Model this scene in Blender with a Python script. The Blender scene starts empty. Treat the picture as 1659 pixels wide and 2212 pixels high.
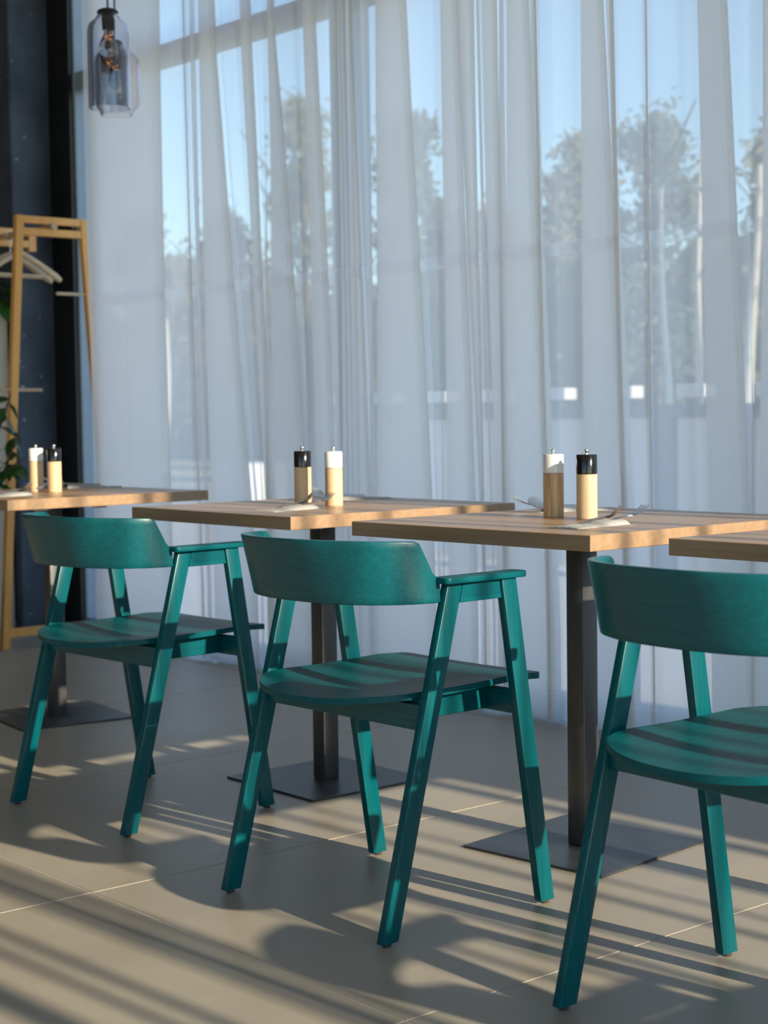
import bpy, bmesh, math, random
from mathutils import Vector, Matrix, noise

scene = bpy.context.scene
C = scene.collection
R = random.Random(7)

# ------------------------------------------------------------------ camera
F_PX, PITCH, YAW, ROLL, CAM_H = 3589.93, 0.057937, 0.867829, -0.013439, 0.98904
cam_data = bpy.data.cameras.new('camera')
cam = bpy.data.objects.new('camera', cam_data)
C.objects.link(cam)
fw = Vector((-math.sin(YAW) * math.cos(PITCH), math.cos(YAW) * math.cos(PITCH), -math.sin(PITCH)))
rt = Vector((math.cos(YAW), math.sin(YAW), 0))
up = rt.cross(fw)
cx_ = rt * math.cos(ROLL) + up * math.sin(ROLL)
cy_ = -rt * math.sin(ROLL) + up * math.cos(ROLL)
cam.matrix_world = Matrix(((cx_.x, cy_.x, -fw.x, 0), (cx_.y, cy_.y, -fw.y, 0), (cx_.z, cy_.z, -fw.z, CAM_H), (0, 0, 0, 1)))
cam_data.sensor_fit = 'HORIZONTAL'
cam_data.sensor_width = 24.0
cam_data.lens = F_PX / 1659.0 * 24.0
cam_data.clip_start = 0.05
cam_data.clip_end = 500
cam_data.dof.use_dof = True
cam_data.dof.focus_distance = 3.25
cam_data.dof.aperture_fstop = 4.8
scene.camera = cam

# ------------------------------------------------------------------ sky, sun, exposure
SUN_EL, SUN_AZ = math.radians(19.8), math.radians(3.5)      # azimuth from +x towards +y
SUN_STRENGTH, SKY_STRENGTH, EXPOSURE = 6.0, 0.215, 0.66
world = bpy.data.worlds.new('world')
scene.world = world
world.use_nodes = True
wn = world.node_tree
sky = wn.nodes.new('ShaderNodeTexSky')
sky.sky_type = 'NISHITA'
sky.sun_disc = False
sky.sun_elevation = SUN_EL
sky.sun_rotation = math.pi / 2 - SUN_AZ
sky.air_density = 1.0
sky.dust_density = 0.1
sky.ozone_density = 1.5
bg = wn.nodes['Background']
bg.inputs['Strength'].default_value = SKY_STRENGTH
tint = wn.nodes.new('ShaderNodeMix')
tint.data_type = 'RGBA'
tint.blend_type = 'MULTIPLY'
tint.inputs[0].default_value = 1.0
tint.inputs[7].default_value = (0.84, 0.93, 1.0, 1)
wn.links.new(sky.outputs[0], tint.inputs[6])
wn.links.new(tint.outputs[2], bg.inputs['Color'])
sd = bpy.data.lights.new('sun', 'SUN')
sd.energy = SUN_STRENGTH
sd.angle = math.radians(0.55)
sd.color = (1.0, 0.84, 0.64)
sun = bpy.data.objects.new('sun', sd)
C.objects.link(sun)
to_sun = Vector((math.cos(SUN_EL) * math.cos(SUN_AZ), math.cos(SUN_EL) * math.sin(SUN_AZ), math.sin(SUN_EL)))
sun.rotation_euler = to_sun.to_track_quat('Z', 'Y').to_euler()
sun.location = to_sun * 30
vs = scene.view_settings
vs.view_transform = 'Standard'
vs.look = 'None'
vs.gamma = 1.0
vs.exposure = EXPOSURE
vs.use_curve_mapping = False
scene.cycles.max_bounces = 9
scene.cycles.transparent_max_bounces = 24
scene.cycles.transmission_bounces = 8
scene.cycles.caustics_reflective = False
scene.cycles.caustics_refractive = False
scene.cycles.use_denoising = True

# ------------------------------------------------------------------ materials
def mat(name, color, rough=0.5, metal=0.0, spec=0.5, color2=None, scale=(5, 5, 5), detail=4.0, contrast=(0.35, 0.65),
        bump=0.0, coat=0.0, coords='Object', rough2=None, bumpscale=None):
    m = bpy.data.materials.new(name)
    m.use_nodes = True
    nt = m.node_tree
    b = nt.nodes['Principled BSDF']
    b.inputs['Base Color'].default_value = (*color, 1)
    b.inputs['Roughness'].default_value = rough
    b.inputs['Metallic'].default_value = metal
    b.inputs['Specular IOR Level'].default_value = spec
    b.inputs['Coat Weight'].default_value = coat
    b.inputs['Coat Roughness'].default_value = 0.15
    if color2 is not None or bump:
        tc = nt.nodes.new('ShaderNodeTexCoord')
        mp = nt.nodes.new('ShaderNodeMapping')
        mp.inputs['Scale'].default_value = scale
        nt.links.new(tc.outputs[coords], mp.inputs['Vector'])
        nz = nt.nodes.new('ShaderNodeTexNoise')
        nz.inputs['Scale'].default_value = 1.0
        nz.inputs['Detail'].default_value = detail
        nz.inputs['Roughness'].default_value = 0.6
        nt.links.new(mp.outputs[0], nz.inputs['Vector'])
        if color2 is not None:
            rp = nt.nodes.new('ShaderNodeValToRGB')
            rp.color_ramp.elements[0].position = contrast[0]
            rp.color_ramp.elements[1].position = contrast[1]
            rp.color_ramp.elements[0].color = (*color, 1)
            rp.color_ramp.elements[1].color = (*color2, 1)
            nt.links.new(nz.outputs['Fac'], rp.inputs[0])
            nt.links.new(rp.outputs[0], b.inputs['Base Color'])
        if rough2 is not None:
            mr = nt.nodes.new('ShaderNodeMapRange')
            mr.inputs['From Min'].default_value = 0.3
            mr.inputs['From Max'].default_value = 0.7
            mr.inputs['To Min'].default_value = rough
            mr.inputs['To Max'].default_value = rough2
            nt.links.new(nz.outputs['Fac'], mr.inputs['Value'])
            nt.links.new(mr.outputs[0], b.inputs['Roughness'])
        if bump:
            bp = nt.nodes.new('ShaderNodeBump')
            bp.inputs['Strength'].default_value = bump
            bp.inputs['Distance'].default_value = 0.002
            nt.links.new(nz.outputs['Fac'], bp.inputs['Height'])
            nt.links.new(bp.outputs[0], b.inputs['Normal'])
    return m

def wood(name, c1, c2, axis, rough=0.42, freq=160, bump=0.05, spec=0.5, long=3.0, coat=0.0):
    sc = [freq, freq, freq]
    sc[axis] = long
    return mat(name, c1, rough, color2=c2, scale=sc, detail=5, contrast=(0.3, 0.72), bump=bump, spec=spec, coat=coat)

TEAL1, TEAL2 = (0.0, 0.064, 0.080), (0.0, 0.102, 0.121)
M = {}
M['teal_z'] = wood('teal_stained_wood_upright', TEAL1, TEAL2, 2, rough=0.30, spec=0.3)
M['teal_x'] = wood('teal_stained_wood_across', TEAL1, TEAL2, 0, rough=0.29, spec=0.4)
M['teal_y'] = wood('teal_stained_wood_deep', TEAL1, TEAL2, 1, rough=0.40, spec=0.2)
M['pad'] = mat('brown_felt_pad', (0.05, 0.035, 0.025), 0.9)
M['oak'] = wood('oak_laminate', (0.30, 0.182, 0.098), (0.39, 0.262, 0.160), 0, rough=0.34, freq=70, bump=0.04, long=2.2)
M['post'] = mat('charcoal_metal', (0.050, 0.050, 0.052), 0.30, spec=0.8, metal=0.0, color2=(0.060, 0.060, 0.063), scale=(40, 40, 40), bump=0.03)
M['plate'] = mat('dark_steel_plate', (0.035, 0.042, 0.050), 0.38, metal=0.3, color2=(0.055, 0.064, 0.074), scale=(14, 14, 14), bump=0.03)
M['white_plastic'] = mat('white_plastic', (0.75, 0.74, 0.72), 0.4)
M['tile'] = mat('beige_grey_tile', (0.30, 0.268, 0.214), 0.34, color2=(0.39, 0.350, 0.283), scale=(2.2, 1.4, 2), detail=9, contrast=(0.3, 0.72), rough2=0.46, bump=0.03)
M['grout'] = mat('pale_grout', (0.55, 0.53, 0.49), 0.8, color2=(0.42, 0.40, 0.37), scale=(9, 9, 9))
M['beech'] = mat('pale_beech', (0.60, 0.40, 0.22), 0.42, color2=(0.74, 0.545, 0.34), scale=(60, 60, 5), detail=5, contrast=(0.3, 0.7))
M['oakmill'] = mat('streaked_oak', (0.42, 0.23, 0.09), 0.42, color2=(0.66, 0.45, 0.26), scale=(110, 110, 7), detail=6, contrast=(0.35, 0.62))
M['gloss_black'] = mat('gloss_black_lacquer', (0.006, 0.006, 0.007), 0.13, spec=0.6)
M['gloss_white'] = mat('gloss_white_lacquer', (0.82, 0.80, 0.76), 0.18, spec=0.5)
M['chrome'] = mat('chrome', (0.78, 0.79, 0.80), 0.12, metal=1.0)
M['steel'] = mat('cutlery_steel', (0.52, 0.53, 0.54), 0.2, metal=1.0)
M['paper'] = mat('grey_paper_napkin', (0.42, 0.415, 0.405), 0.85, color2=(0.35, 0.345, 0.335), scale=(120, 120, 120), bump=0.15)
M['rackwood'] = wood('honey_pine', (0.72, 0.34, 0.085), (0.82, 0.43, 0.125), 2, rough=0.45, freq=40, bump=0.05, long=2)
M['hanger'] = wood('pale_hanger_wood', (0.50, 0.36, 0.23), (0.62, 0.47, 0.32), 1, rough=0.5, freq=60, bump=0.04)
M['navy'] = mat('navy_painted_concrete', (0.040, 0.058, 0.090), 0.7, color2=(0.075, 0.100, 0.145), scale=(3, 3, 1.6), detail=8, bump=0.3)
M['black'] = mat('black_steel', (0.004, 0.005, 0.006), 0.5)
M['frame'] = mat('blue_grey_frame', (0.26, 0.34, 0.43), 0.5, color2=(0.29, 0.375, 0.47), scale=(4, 4, 4))
M['beige'] = mat('beige_plywood', (0.42, 0.36, 0.29), 0.7, color2=(0.50, 0.44, 0.36), scale=(6, 6, 3), detail=7)
M['wall'] = mat('dark_brown_plaster', (0.46, 0.39, 0.32), 0.85, color2=(0.52, 0.44, 0.36), scale=(2, 2, 2))
M['wall_brown'] = mat('brown_plaster', (0.20, 0.16, 0.13), 0.85, color2=(0.24, 0.195, 0.16), scale=(2, 2, 2))
M['ceil'] = mat('grey_ceiling', (0.62, 0.60, 0.57), 0.9, color2=(0.66, 0.64, 0.61), scale=(2, 2, 2))
M['leaf'] = mat('glossy_green_leaf', (0.012, 0.055, 0.008), 0.35, color2=(0.035, 0.125, 0.02), scale=(12, 12, 12))
M['stem'] = mat('brown_stem', (0.09, 0.06, 0.03), 0.8, color2=(0.12, 0.08, 0.05), scale=(20, 20, 20))
M['pot'] = mat('dark_blue_pot', (0.01, 0.03, 0.07), 0.3)
M['soil'] = mat('potting_soil', (0.02, 0.014, 0.01), 0.95)
M['cord'] = mat('black_cord', (0.006, 0.008, 0.012), 0.6)
M['deck'] = mat('terrace_concrete', (0.62, 0.61, 0.60), 0.8, color2=(0.70, 0.69, 0.67), scale=(1.5, 1.5, 1.5), detail=7)
M['paving'] = mat('pale_paving', (0.60, 0.54, 0.46), 0.85, color2=(0.66, 0.60, 0.52), scale=(0.8, 0.8, 0.8), detail=6)
M['ground'] = mat('dry_grass_ground', (0.34, 0.28, 0.19), 0.95, color2=(0.44, 0.37, 0.26), scale=(0.4, 0.4, 0.4), detail=8)
M['white_panel'] = mat('white_fence_panel', (0.88, 0.88, 0.88), 0.6, color2=(0.84, 0.84, 0.85), scale=(3, 3, 1))
M['dark_rail'] = mat('slate_fence_rail', (0.10, 0.12, 0.15), 0.5)
M['birch'] = mat('white_birch_bark', (0.72, 0.70, 0.66), 0.8, color2=(0.30, 0.27, 0.24), scale=(9, 9, 5), detail=5, contrast=(0.55, 0.75))
M['bark'] = mat('grey_brown_bark', (0.10, 0.075, 0.055), 0.9, color2=(0.15, 0.12, 0.09), scale=(6, 6, 2))
FOL = [mat('olive_foliage', (0.17, 0.18, 0.10), 0.8, color2=(0.25, 0.25, 0.14), scale=(1, 1, 1)),
       mat('dark_green_foliage', (0.11, 0.14, 0.09), 0.8, color2=(0.17, 0.20, 0.12), scale=(1, 1, 1)),
       mat('brown_foliage', (0.26, 0.21, 0.14), 0.8, color2=(0.34, 0.28, 0.19), scale=(1, 1, 1))]

def sheer(name, opacity, color):
    m = bpy.data.materials.new(name)
    m.use_nodes = True
    nt = m.node_tree
    nt.nodes.remove(nt.nodes['Principled BSDF'])
    out = nt.nodes['Material Output']
    tr = nt.nodes.new('ShaderNodeBsdfTransparent')
    df = nt.nodes.new('ShaderNodeBsdfDiffuse')
    tl = nt.nodes.new('ShaderNodeBsdfTranslucent')
    df.inputs['Color'].default_value = (*color, 1)
    tl.inputs['Color'].default_value = (*color, 1)
    m1 = nt.nodes.new('ShaderNodeMixShader')
    m1.inputs[0].default_value = 0.84
    nt.links.new(df.outputs[0], m1.inputs[1])
    nt.links.new(tl.outputs[0], m1.inputs[2])
    # the weave: fine vertical variation of the thread density
    tc = nt.nodes.new('ShaderNodeTexCoord')
    mp = nt.nodes.new('ShaderNodeMapping')
    mp.inputs['Scale'].default_value = (55, 20, 0.25)
    nz = nt.nodes.new('ShaderNodeTexNoise')
    nz.inputs['Scale'].default_value = 1
    nz.inputs['Detail'].default_value = 3
    mr = nt.nodes.new('ShaderNodeMapRange')
    mr.inputs['From Min'].default_value = 0.3
    mr.inputs['From Max'].default_value = 0.7
    mr.inputs['To Min'].default_value = opacity - 0.012
    mr.inputs['To Max'].default_value = opacity + 0.012
    nt.links.new(tc.outputs['Object'], mp.inputs['Vector'])
    nt.links.new(mp.outputs[0], nz.inputs['Vector'])
    nt.links.new(nz.outputs['Fac'], mr.inputs['Value'])
    m2 = nt.nodes.new('ShaderNodeMixShader')
    nt.links.new(mr.outputs[0], m2.inputs[0])
    nt.links.new(tr.outputs[0], m2.inputs[1])
    nt.links.new(m1.outputs[0], m2.inputs[2])
    nt.links.new(m2.outputs[0], out.inputs['Surface'])
    return m
M['sheer'] = sheer('white_sheer_voile', 0.73, (0.985, 0.965, 0.945))
M['sheer_band'] = sheer('white_sheer_hem', 0.84, (0.97, 0.95, 0.94))

def pane_mat():
    m = bpy.data.materials.new('window_glass')
    m.use_nodes = True
    nt = m.node_tree
    nt.nodes.remove(nt.nodes['Principled BSDF'])
    out = nt.nodes['Material Output']
    tr = nt.nodes.new('ShaderNodeBsdfTransparent')
    tr.inputs['Color'].default_value = (0.97, 0.985, 0.985, 1)
    gl = nt.nodes.new('ShaderNodeBsdfGlossy')
    gl.inputs['Roughness'].default_value = 0.02
    fr = nt.nodes.new('ShaderNodeFresnel')
    fr.inputs['IOR'].default_value = 1.35
    mx = nt.nodes.new('ShaderNodeMixShader')
    ge = nt.nodes.new('ShaderNodeNewGeometry')
    mu = nt.nodes.new('ShaderNodeMath')          # reflect at the outer face of the sheet only
    mu.operation = 'MULTIPLY_ADD'
    mu.inputs[1].default_value = -1.0
    mu.inputs[2].default_value = 1.0
    nt.links.new(ge.outputs['Backfacing'], mu.inputs[0])
    m2 = nt.nodes.new('ShaderNodeMath')
    m2.operation = 'MULTIPLY'
    nt.links.new(fr.outputs[0], m2.inputs[0])
    nt.links.new(mu.outputs[0], m2.inputs[1])
    nt.links.new(m2.outputs[0], mx.inputs[0])
    nt.links.new(tr.outputs[0], mx.inputs[1])
    nt.links.new(gl.outputs[0], mx.inputs[2])
    nt.links.new(mx.outputs[0], out.inputs['Surface'])
    return m
M['pane'] = pane_mat()

def glass(name, color):
    m = bpy.data.materials.new(name)
    m.use_nodes = True
    b = m.node_tree.nodes['Principled BSDF']
    b.inputs['Base Color'].default_value = (*color, 1)
    b.inputs['Roughness'].default_value = 0.02
    b.inputs['Transmission Weight'].default_value = 1.0
    b.inputs['IOR'].default_value = 1.45
    return m
M['glass_violet'] = glass('smoky_violet_glass', (0.92, 0.92, 0.975))
M['glass_rose'] = glass('rose_glass', (0.97, 0.93, 0.94))
M['glass_clear'] = glass('clear_bulb_glass', (0.985, 0.98, 0.97))
def emis(name, col, s):
    m = bpy.data.materials.new(name)
    m.use_nodes = True
    b = m.node_tree.nodes['Principled BSDF']
    b.inputs['Base Color'].default_value = (*col, 1)
    b.inputs['Emission Color'].default_value = (*col, 1)
    b.inputs['Emission Strength'].default_value = s
    return m
M['filament'] = emis('amber_filament', (1.0, 0.42, 0.10), 0.5)

# ------------------------------------------------------------------ mesh helpers
def new_obj(name, mesh, material, parent=None):
    o = bpy.data.objects.new(name, mesh)
    if material is not None:
        mesh.materials.append(M[material] if isinstance(material, str) else material)
    C.objects.link(o)
    if parent is not None:
        o.parent = parent
    return o

def mesh_from(verts, faces, smooth=False, angle=None):
    me = bpy.data.meshes.new('mesh')
    me.from_pydata([tuple(v) for v in verts], [], faces)
    me.validate()
    bm = bmesh.new()
    bm.from_mesh(me)
    bmesh.ops.recalc_face_normals(bm, faces=bm.faces)
    bm.to_mesh(me)
    bm.free()
    if smooth:
        me.polygons.foreach_set('use_smooth', [True] * len(me.polygons))
        if angle is not None:
            me.set_sharp_from_angle(angle=math.radians(angle))
    me.update()
    return me

def finish(bm, bevel=0.0, seg=2, smooth=False, angle=35):
    bmesh.ops.recalc_face_normals(bm, faces=bm.faces)
    if bevel:
        ed = [e for e in bm.edges if len(e.link_faces) == 2 and e.calc_face_angle(0) > math.radians(30)]
        bmesh.ops.bevel(bm, geom=ed, offset=bevel, segments=seg, affect='EDGES', profile=0.5)
    me = bpy.data.meshes.new('mesh')
    bm.to_mesh(me)
    bm.free()
    if smooth or bevel:
        me.polygons.foreach_set('use_smooth', [True] * len(me.polygons))
        me.set_sharp_from_angle(angle=math.radians(angle))
    me.update()
    return me

def hexa(bot, top, bevel=0.0, seg=2):
    """closed box from four bottom and four top corners (same winding)"""
    bm = bmesh.new()
    b = [bm.verts.new(p) for p in bot]
    t = [bm.verts.new(p) for p in top]
    bm.faces.new(b)
    bm.faces.new(t)
    for i in range(4):
        bm.faces.new((b[i], b[(i + 1) % 4], t[(i + 1) % 4], t[i]))
    return finish(bm, bevel, seg)

def box(x0, x1, y0, y1, z0, z1, bevel=0.0, seg=2):
    r = [(x0, y0), (x1, y0), (x1, y1), (x0, y1)]
    return hexa([(x, y, z0) for x, y in r], [(x, y, z1) for x, y in r], bevel, seg)

def prism(outline, z0, z1, bevel=0.0, seg=2, smooth=True):
    bm = bmesh.new()
    b = [bm.verts.new((x, y, z0)) for x, y in outline]
    t = [bm.verts.new((x, y, z1)) for x, y in outline]
    bm.faces.new(b)
    bm.faces.new(t)
    n = len(outline)
    for i in range(n):
        bm.faces.new((b[i], b[(i + 1) % n], t[(i + 1) % n], t[i]))
    return finish(bm, bevel, seg, smooth)

def lathe(profile, n=40, closed=False, angle=40):
    """profile: (r, z) pairs; r = 0 closes an end"""
    verts, faces, rings = [], [], []
    for r, z in profile:
        if r <= 1e-6:
            rings.append([len(verts)])
            verts.append((0, 0, z))
        else:
            rings.append(list(range(len(verts), len(verts) + n)))
            verts += [(r * math.cos(2 * math.pi * i / n), r * math.sin(2 * math.pi * i / n), z) for i in range(n)]
    pairs = list(zip(rings, rings[1:]))
    if closed:
        pairs.append((rings[-1], rings[0]))
    for a, b in pairs:
        for i in range(n):
            j = (i + 1) % n
            if len(a) == 1 and len(b) == 1:
                continue
            if len(a) == 1:
                faces.append((a[0], b[i], b[j]))
            elif len(b) == 1:
                faces.append((a[i], b[0], a[j]))
            else:
                faces.append((a[i], b[i], b[j], a[j]))
    return mesh_from(verts, faces, True, angle)

def tube(path, radius, n=8, cap=True):
    verts, faces = [], []
    pts = [Vector(p) for p in path]
    m = len(pts)
    rad = radius if isinstance(radius, (list, tuple)) else [radius] * m
    ref = None
    for i, p in enumerate(pts):
        d = (pts[min(i + 1, m - 1)] - pts[max(i - 1, 0)]).normalized()
        if ref is None:
            ref = d.orthogonal().normalized()
        ref = (ref - d * ref.dot(d)).normalized()
        s = d.cross(ref)
        for k in range(n):
            a = 2 * math.pi * k / n
            verts.append(p + (ref * math.cos(a) + s * math.sin(a)) * rad[i])
    for i in range(m - 1):
        for k in range(n):
            a, b = i * n + k, i * n + (k + 1) % n
            faces.append((a, b, b + n, a + n))
    if cap:
        faces.append(tuple(range(n)))
        faces.append(tuple(range((m - 1) * n, m * n)))
    return mesh_from(verts, faces, True, 50)

def thing(name, label, cat, loc=(0, 0, 0), rotz=0.0, group=None):
    o = bpy.data.objects.new(name, None)
    o.empty_display_size = 0.1
    C.objects.link(o)
    o.location = loc
    o.rotation_euler = (0, 0, rotz)
    return tag(o, label, cat, group)

def tag(o, label, cat, group=None, kind=None):
    o['label'] = label
    o['category'] = cat
    if group:
        o['group'] = group
    if kind:
        o['kind'] = kind
    return o

def struct(o):
    o['kind'] = 'structure'
    return o

def copy_tree(o, parent=None):
    c = o.copy()
    C.objects.link(c)
    c.parent = parent
    for ch in o.children:
        copy_tree(ch, c)
    return c

def move(o, loc, rotz=0.0):
    o.location = loc
    o.rotation_euler = (0, 0, rotz)
    return o

# ------------------------------------------------------------------ room shell
XL, XR, YS, YN, HC = -8.6, 3.0, -4.0, 4.05, 4.0
floor = struct(new_obj('floor', box(XL, XR + 0.15, YS, YN + 0.1, -0.12, -0.0012), 'grout'))
GX0, GY0 = -3.018, 1.743          # grout crossings: slabs of 1 m by 2 m
tile_mesh = {}
def tile(x0, x1, y0, y1):
    w, d = round(x1 - x0, 3), round(y1 - y0, 3)
    if (w, d) not in tile_mesh:
        me = box(0.002, w - 0.002, 0.002, d - 0.002, -0.010, 0.0, 0.0008, 1)
        me.materials.append(M['tile'])
        tile_mesh[(w, d)] = me
    o = bpy.data.objects.new('tile', tile_mesh[(w, d)])
    C.objects.link(o)
    o.parent = floor
    o.location = (x0, y0, 0)
xs = [XL] + [GX0 + i for i in range(-5, 6) if XL < GX0 + i < XR] + [XR]
ys = [YS] + [GY0 + 2 * i for i in range(-2, 3) if YS < GY0 + 2 * i < YN] + [YN]
for x0, x1 in zip(xs, xs[1:]):
    for y0, y1 in zip(ys, ys[1:]):
        if y1 - y0 > 0.05 and x1 - x0 > 0.05:
            tile(x0, x1, y0, y1)
struct(new_obj('ceiling', box(XL, XR + 0.15, YS, YN + 0.3, HC, HC + 0.15), 'ceil'))
# south side of the room, behind the camera: glazed bays added for fill light, over a low sill wall
bm = bmesh.new()
def bbox(bm, x0, x1, y0, y1, z0, z1):
    for v in bmesh.ops.create_cube(bm, size=1)['verts']:
        v.co = Vector(((x0 + x1) / 2 + v.co.x * (x1 - x0), (y0 + y1) / 2 + v.co.y * (y1 - y0), (z0 + z1) / 2 + v.co.z * (z1 - z0)))
bbox(bm, XL, XR, YS - 0.15, YS, -0.1, 0.15)
bbox(bm, XL, XR, YS - 0.15, YS, HC - 0.2, HC)
SB = [-8.75, -6.5, -4.25, -2.0, 0.25, 2.5]
bbox(bm, XL, -3.55, YS - 0.15, YS, 0.15, HC - 0.2)
SB = [-4.25, -2.0, 0.25, 2.5]
for x in SB[1:]:
    bbox(bm, x + 0.2, x + 0.45, YS - 0.15, YS, 0.15, HC - 0.2)
struct(new_obj('wall_south', finish(bm), 'wall'))
for i, x in enumerate(SB[:-1]):
    bm = bmesh.new()
    for a, b in ((max(x + 0.45, -3.55), max(x + 0.50, -3.50)), (x + 2.40, x + 2.45)):
        bbox(bm, a, b, YS - 0.12, YS - 0.06, 0.15, HC - 0.2)
    for a, b in ((0.15, 0.20), (HC - 0.25, HC - 0.2)):
        bbox(bm, max(x + 0.50, -3.50), x + 2.40, YS - 0.12, YS - 0.06, a, b)
    w = struct(new_obj('window_%d' % (11 + i), finish(bm), 'black'))
    new_obj('pane', box(max(x + 0.50, -3.50), x + 2.40, YS - 0.094, YS - 0.086, 0.20, HC - 0.25), 'pane', w)
struct(new_obj('wall_west', box(XL - 0.15, XL, YS, YN + 0.1, -0.1, HC), 'wall_brown'))

# window wall behind the curtain: columns every two metres, panes between
cols = [-6.99, -4.99, -2.99, -0.99, 1.01]
tn = 0
def trim(me, m):
    global tn
    tn += 1
    return struct(new_obj('trim_%d' % tn, me, m))
for x in cols:
    trim(box(x, x + 0.10, 3.985, 4.105, 0.0, HC, 0.004, 1), 'frame')
trim(box(-7.18, -6.905, 3.965, 3.984, 0.0, HC), 'black')
trim(box(2.78, XR, 3.40, 4.14, 0.0, HC), 'navy')
ends = cols[1:] + [2.78]
for i, (a, b) in enumerate(zip([c + 0.10 for c in cols], ends)):
    bm = bmesh.new()
    def addbox(x0, x1, y0, y1, z0, z1):
        m_ = bmesh.ops.create_cube(bm, size=1)['verts']
        for v in m_:
            v.co = Vector(((x0 + x1) / 2 + v.co.x * (x1 - x0), (y0 + y1) / 2 + v.co.y * (y1 - y0), (z0 + z1) / 2 + v.co.z * (z1 - z0)))
    addbox(a, b, 3.99, 4.05, 0.0, 0.05)
    addbox(a, b, 3.99, 4.05, HC - 0.06, HC)
    addbox(a, b, 3.99, 4.05, 2.512, 2.60)
    w = struct(new_obj('window_%d' % (i + 1), finish(bm), 'frame'))
    new_obj('pane', box(a + 0.002, b - 0.002, 4.001, 4.009, 0.05, 2.512), 'pane', w)
    new_obj('pane', box(a + 0.002, b - 0.002, 4.001, 4.009, 2.60, HC - 0.06), 'pane', w)
# glazed wall on the right, where the low sun comes in
bm = bmesh.new()
for y in (-1.94, -0.62, 0.70, 2.02, 3.34):
    m_ = bmesh.ops.create_cube(bm, size=1)['verts']
    for v in m_:
        v.co = Vector((XR + 0.05 + v.co.x * 0.1, y + v.co.y * 0.05, HC / 2 + v.co.z * HC))
for z in (0.03, HC - 0.03):
    m_ = bmesh.ops.create_cube(bm, size=1)['verts']
    for v in m_:
        v.co = Vector((XR + 0.05 + v.co.x * 0.1, 0.70 + v.co.y * 5.33, z + v.co.z * 0.06))
w = struct(new_obj('window_6', finish(bm), 'frame'))
for a, b in ((-1.915, -0.645), (-0.595, 0.675), (0.725, 1.995), (2.045, 3.315)):
    new_obj('pane', box(XR + 0.046, XR + 0.054, a, b, 0.06, HC - 0.06), 'pane', w)
struct(new_obj('wall_east', box(XR, XR + 0.12, YS, -1.965, 0.0, HC), 'wall'))
struct(new_obj('wall_shade_fin', box(XR, XR + 0.15, 4.15, 5.0, -0.3, 7.0), 'navy'))  # unseen fin, added tall enough to block direct sun from the curtain

# dark concrete pillar at the left
def chipped(m):
    nt = m.node_tree
    b = nt.nodes['Principled BSDF']
    src = b.inputs['Base Color'].links[0].from_socket
    tc = nt.nodes.new('ShaderNodeTexCoord')
    nz = nt.nodes.new('ShaderNodeTexNoise')
    nz.inputs['Scale'].default_value = 22
    nz.inputs['Detail'].default_value = 3
    nt.links.new(tc.outputs['Object'], nz.inputs['Vector'])
    rp = nt.nodes.new('ShaderNodeValToRGB')
    rp.color_ramp.elements[0].position = 0.70
    rp.color_ramp.elements[1].position = 0.74
    nt.links.new(nz.outputs['Fac'], rp.inputs[0])
    mx = nt.nodes.new('ShaderNodeMix')
    mx.data_type = 'RGBA'
    nt.links.new(rp.outputs[0], mx.inputs[0])
    nt.links.new(src, mx.inputs[6])
    mx.inputs[7].default_value = (0.32, 0.34, 0.35, 1)
    nt.links.new(mx.outputs[2], b.inputs['Base Color'])
    return m
M['navy_chipped'] = chipped(mat('chipped_navy_concrete', (0.030, 0.045, 0.072), 0.7, color2=(0.065, 0.088, 0.13), scale=(5, 5, 3), detail=8, bump=0.4))
pillar = struct(new_obj('wall_pillar', box(-7.65, -7.1, 3.762, 4.03, 0.0, HC, 0.006, 1), 'navy_chipped'))

# ------------------------------------------------------------------ sheer curtain
ZH, ZL = 2.0, 1.12
hi = [(-6.335, -5.884), (-5.692, -5.680), (-5.613, -5.452), (-5.296, -5.229), (-5.152, -5.058), (-4.922, -4.833), (-4.712, -4.690),
      (-4.633, -4.615), (-4.523, -4.326), (-4.175, -4.078), (-4.053, -4.0), (-3.967, -3.896), (-3.866, -3.749), (-3.717, -3.709),
      (-3.543, -3.436), (-3.400, -3.390), (-3.274, -3.264), (-3.091, -2.98)]
lo = [(-6.335, -5.879), (-5.672, -5.655), (-5.596, -5.355), (-5.232, -5.178), (-5.166, -4.981), (-4.905, -4.794), (-4.719, -4.687),
      (-4.634, -4.587), (-4.540, -4.276), (-4.175, -4.051), (-4.011, -3.984), (-3.945, -3.88), (-3.876, -3.708), (-3.700, -3.690),
      (-3.541, -3.382), (-3.375, -3.365), (-3.262, -3.252), (-3.064, -2.929)]
x = -2.86
while x < 2.5:
    w_ = R.uniform(0.05, 0.16)
    hi.append((x, x + w_))
    lo.append((x - 0.01, x + w_ + 0.04))
    x += w_ + R.uniform(0.09, 0.2)
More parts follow.
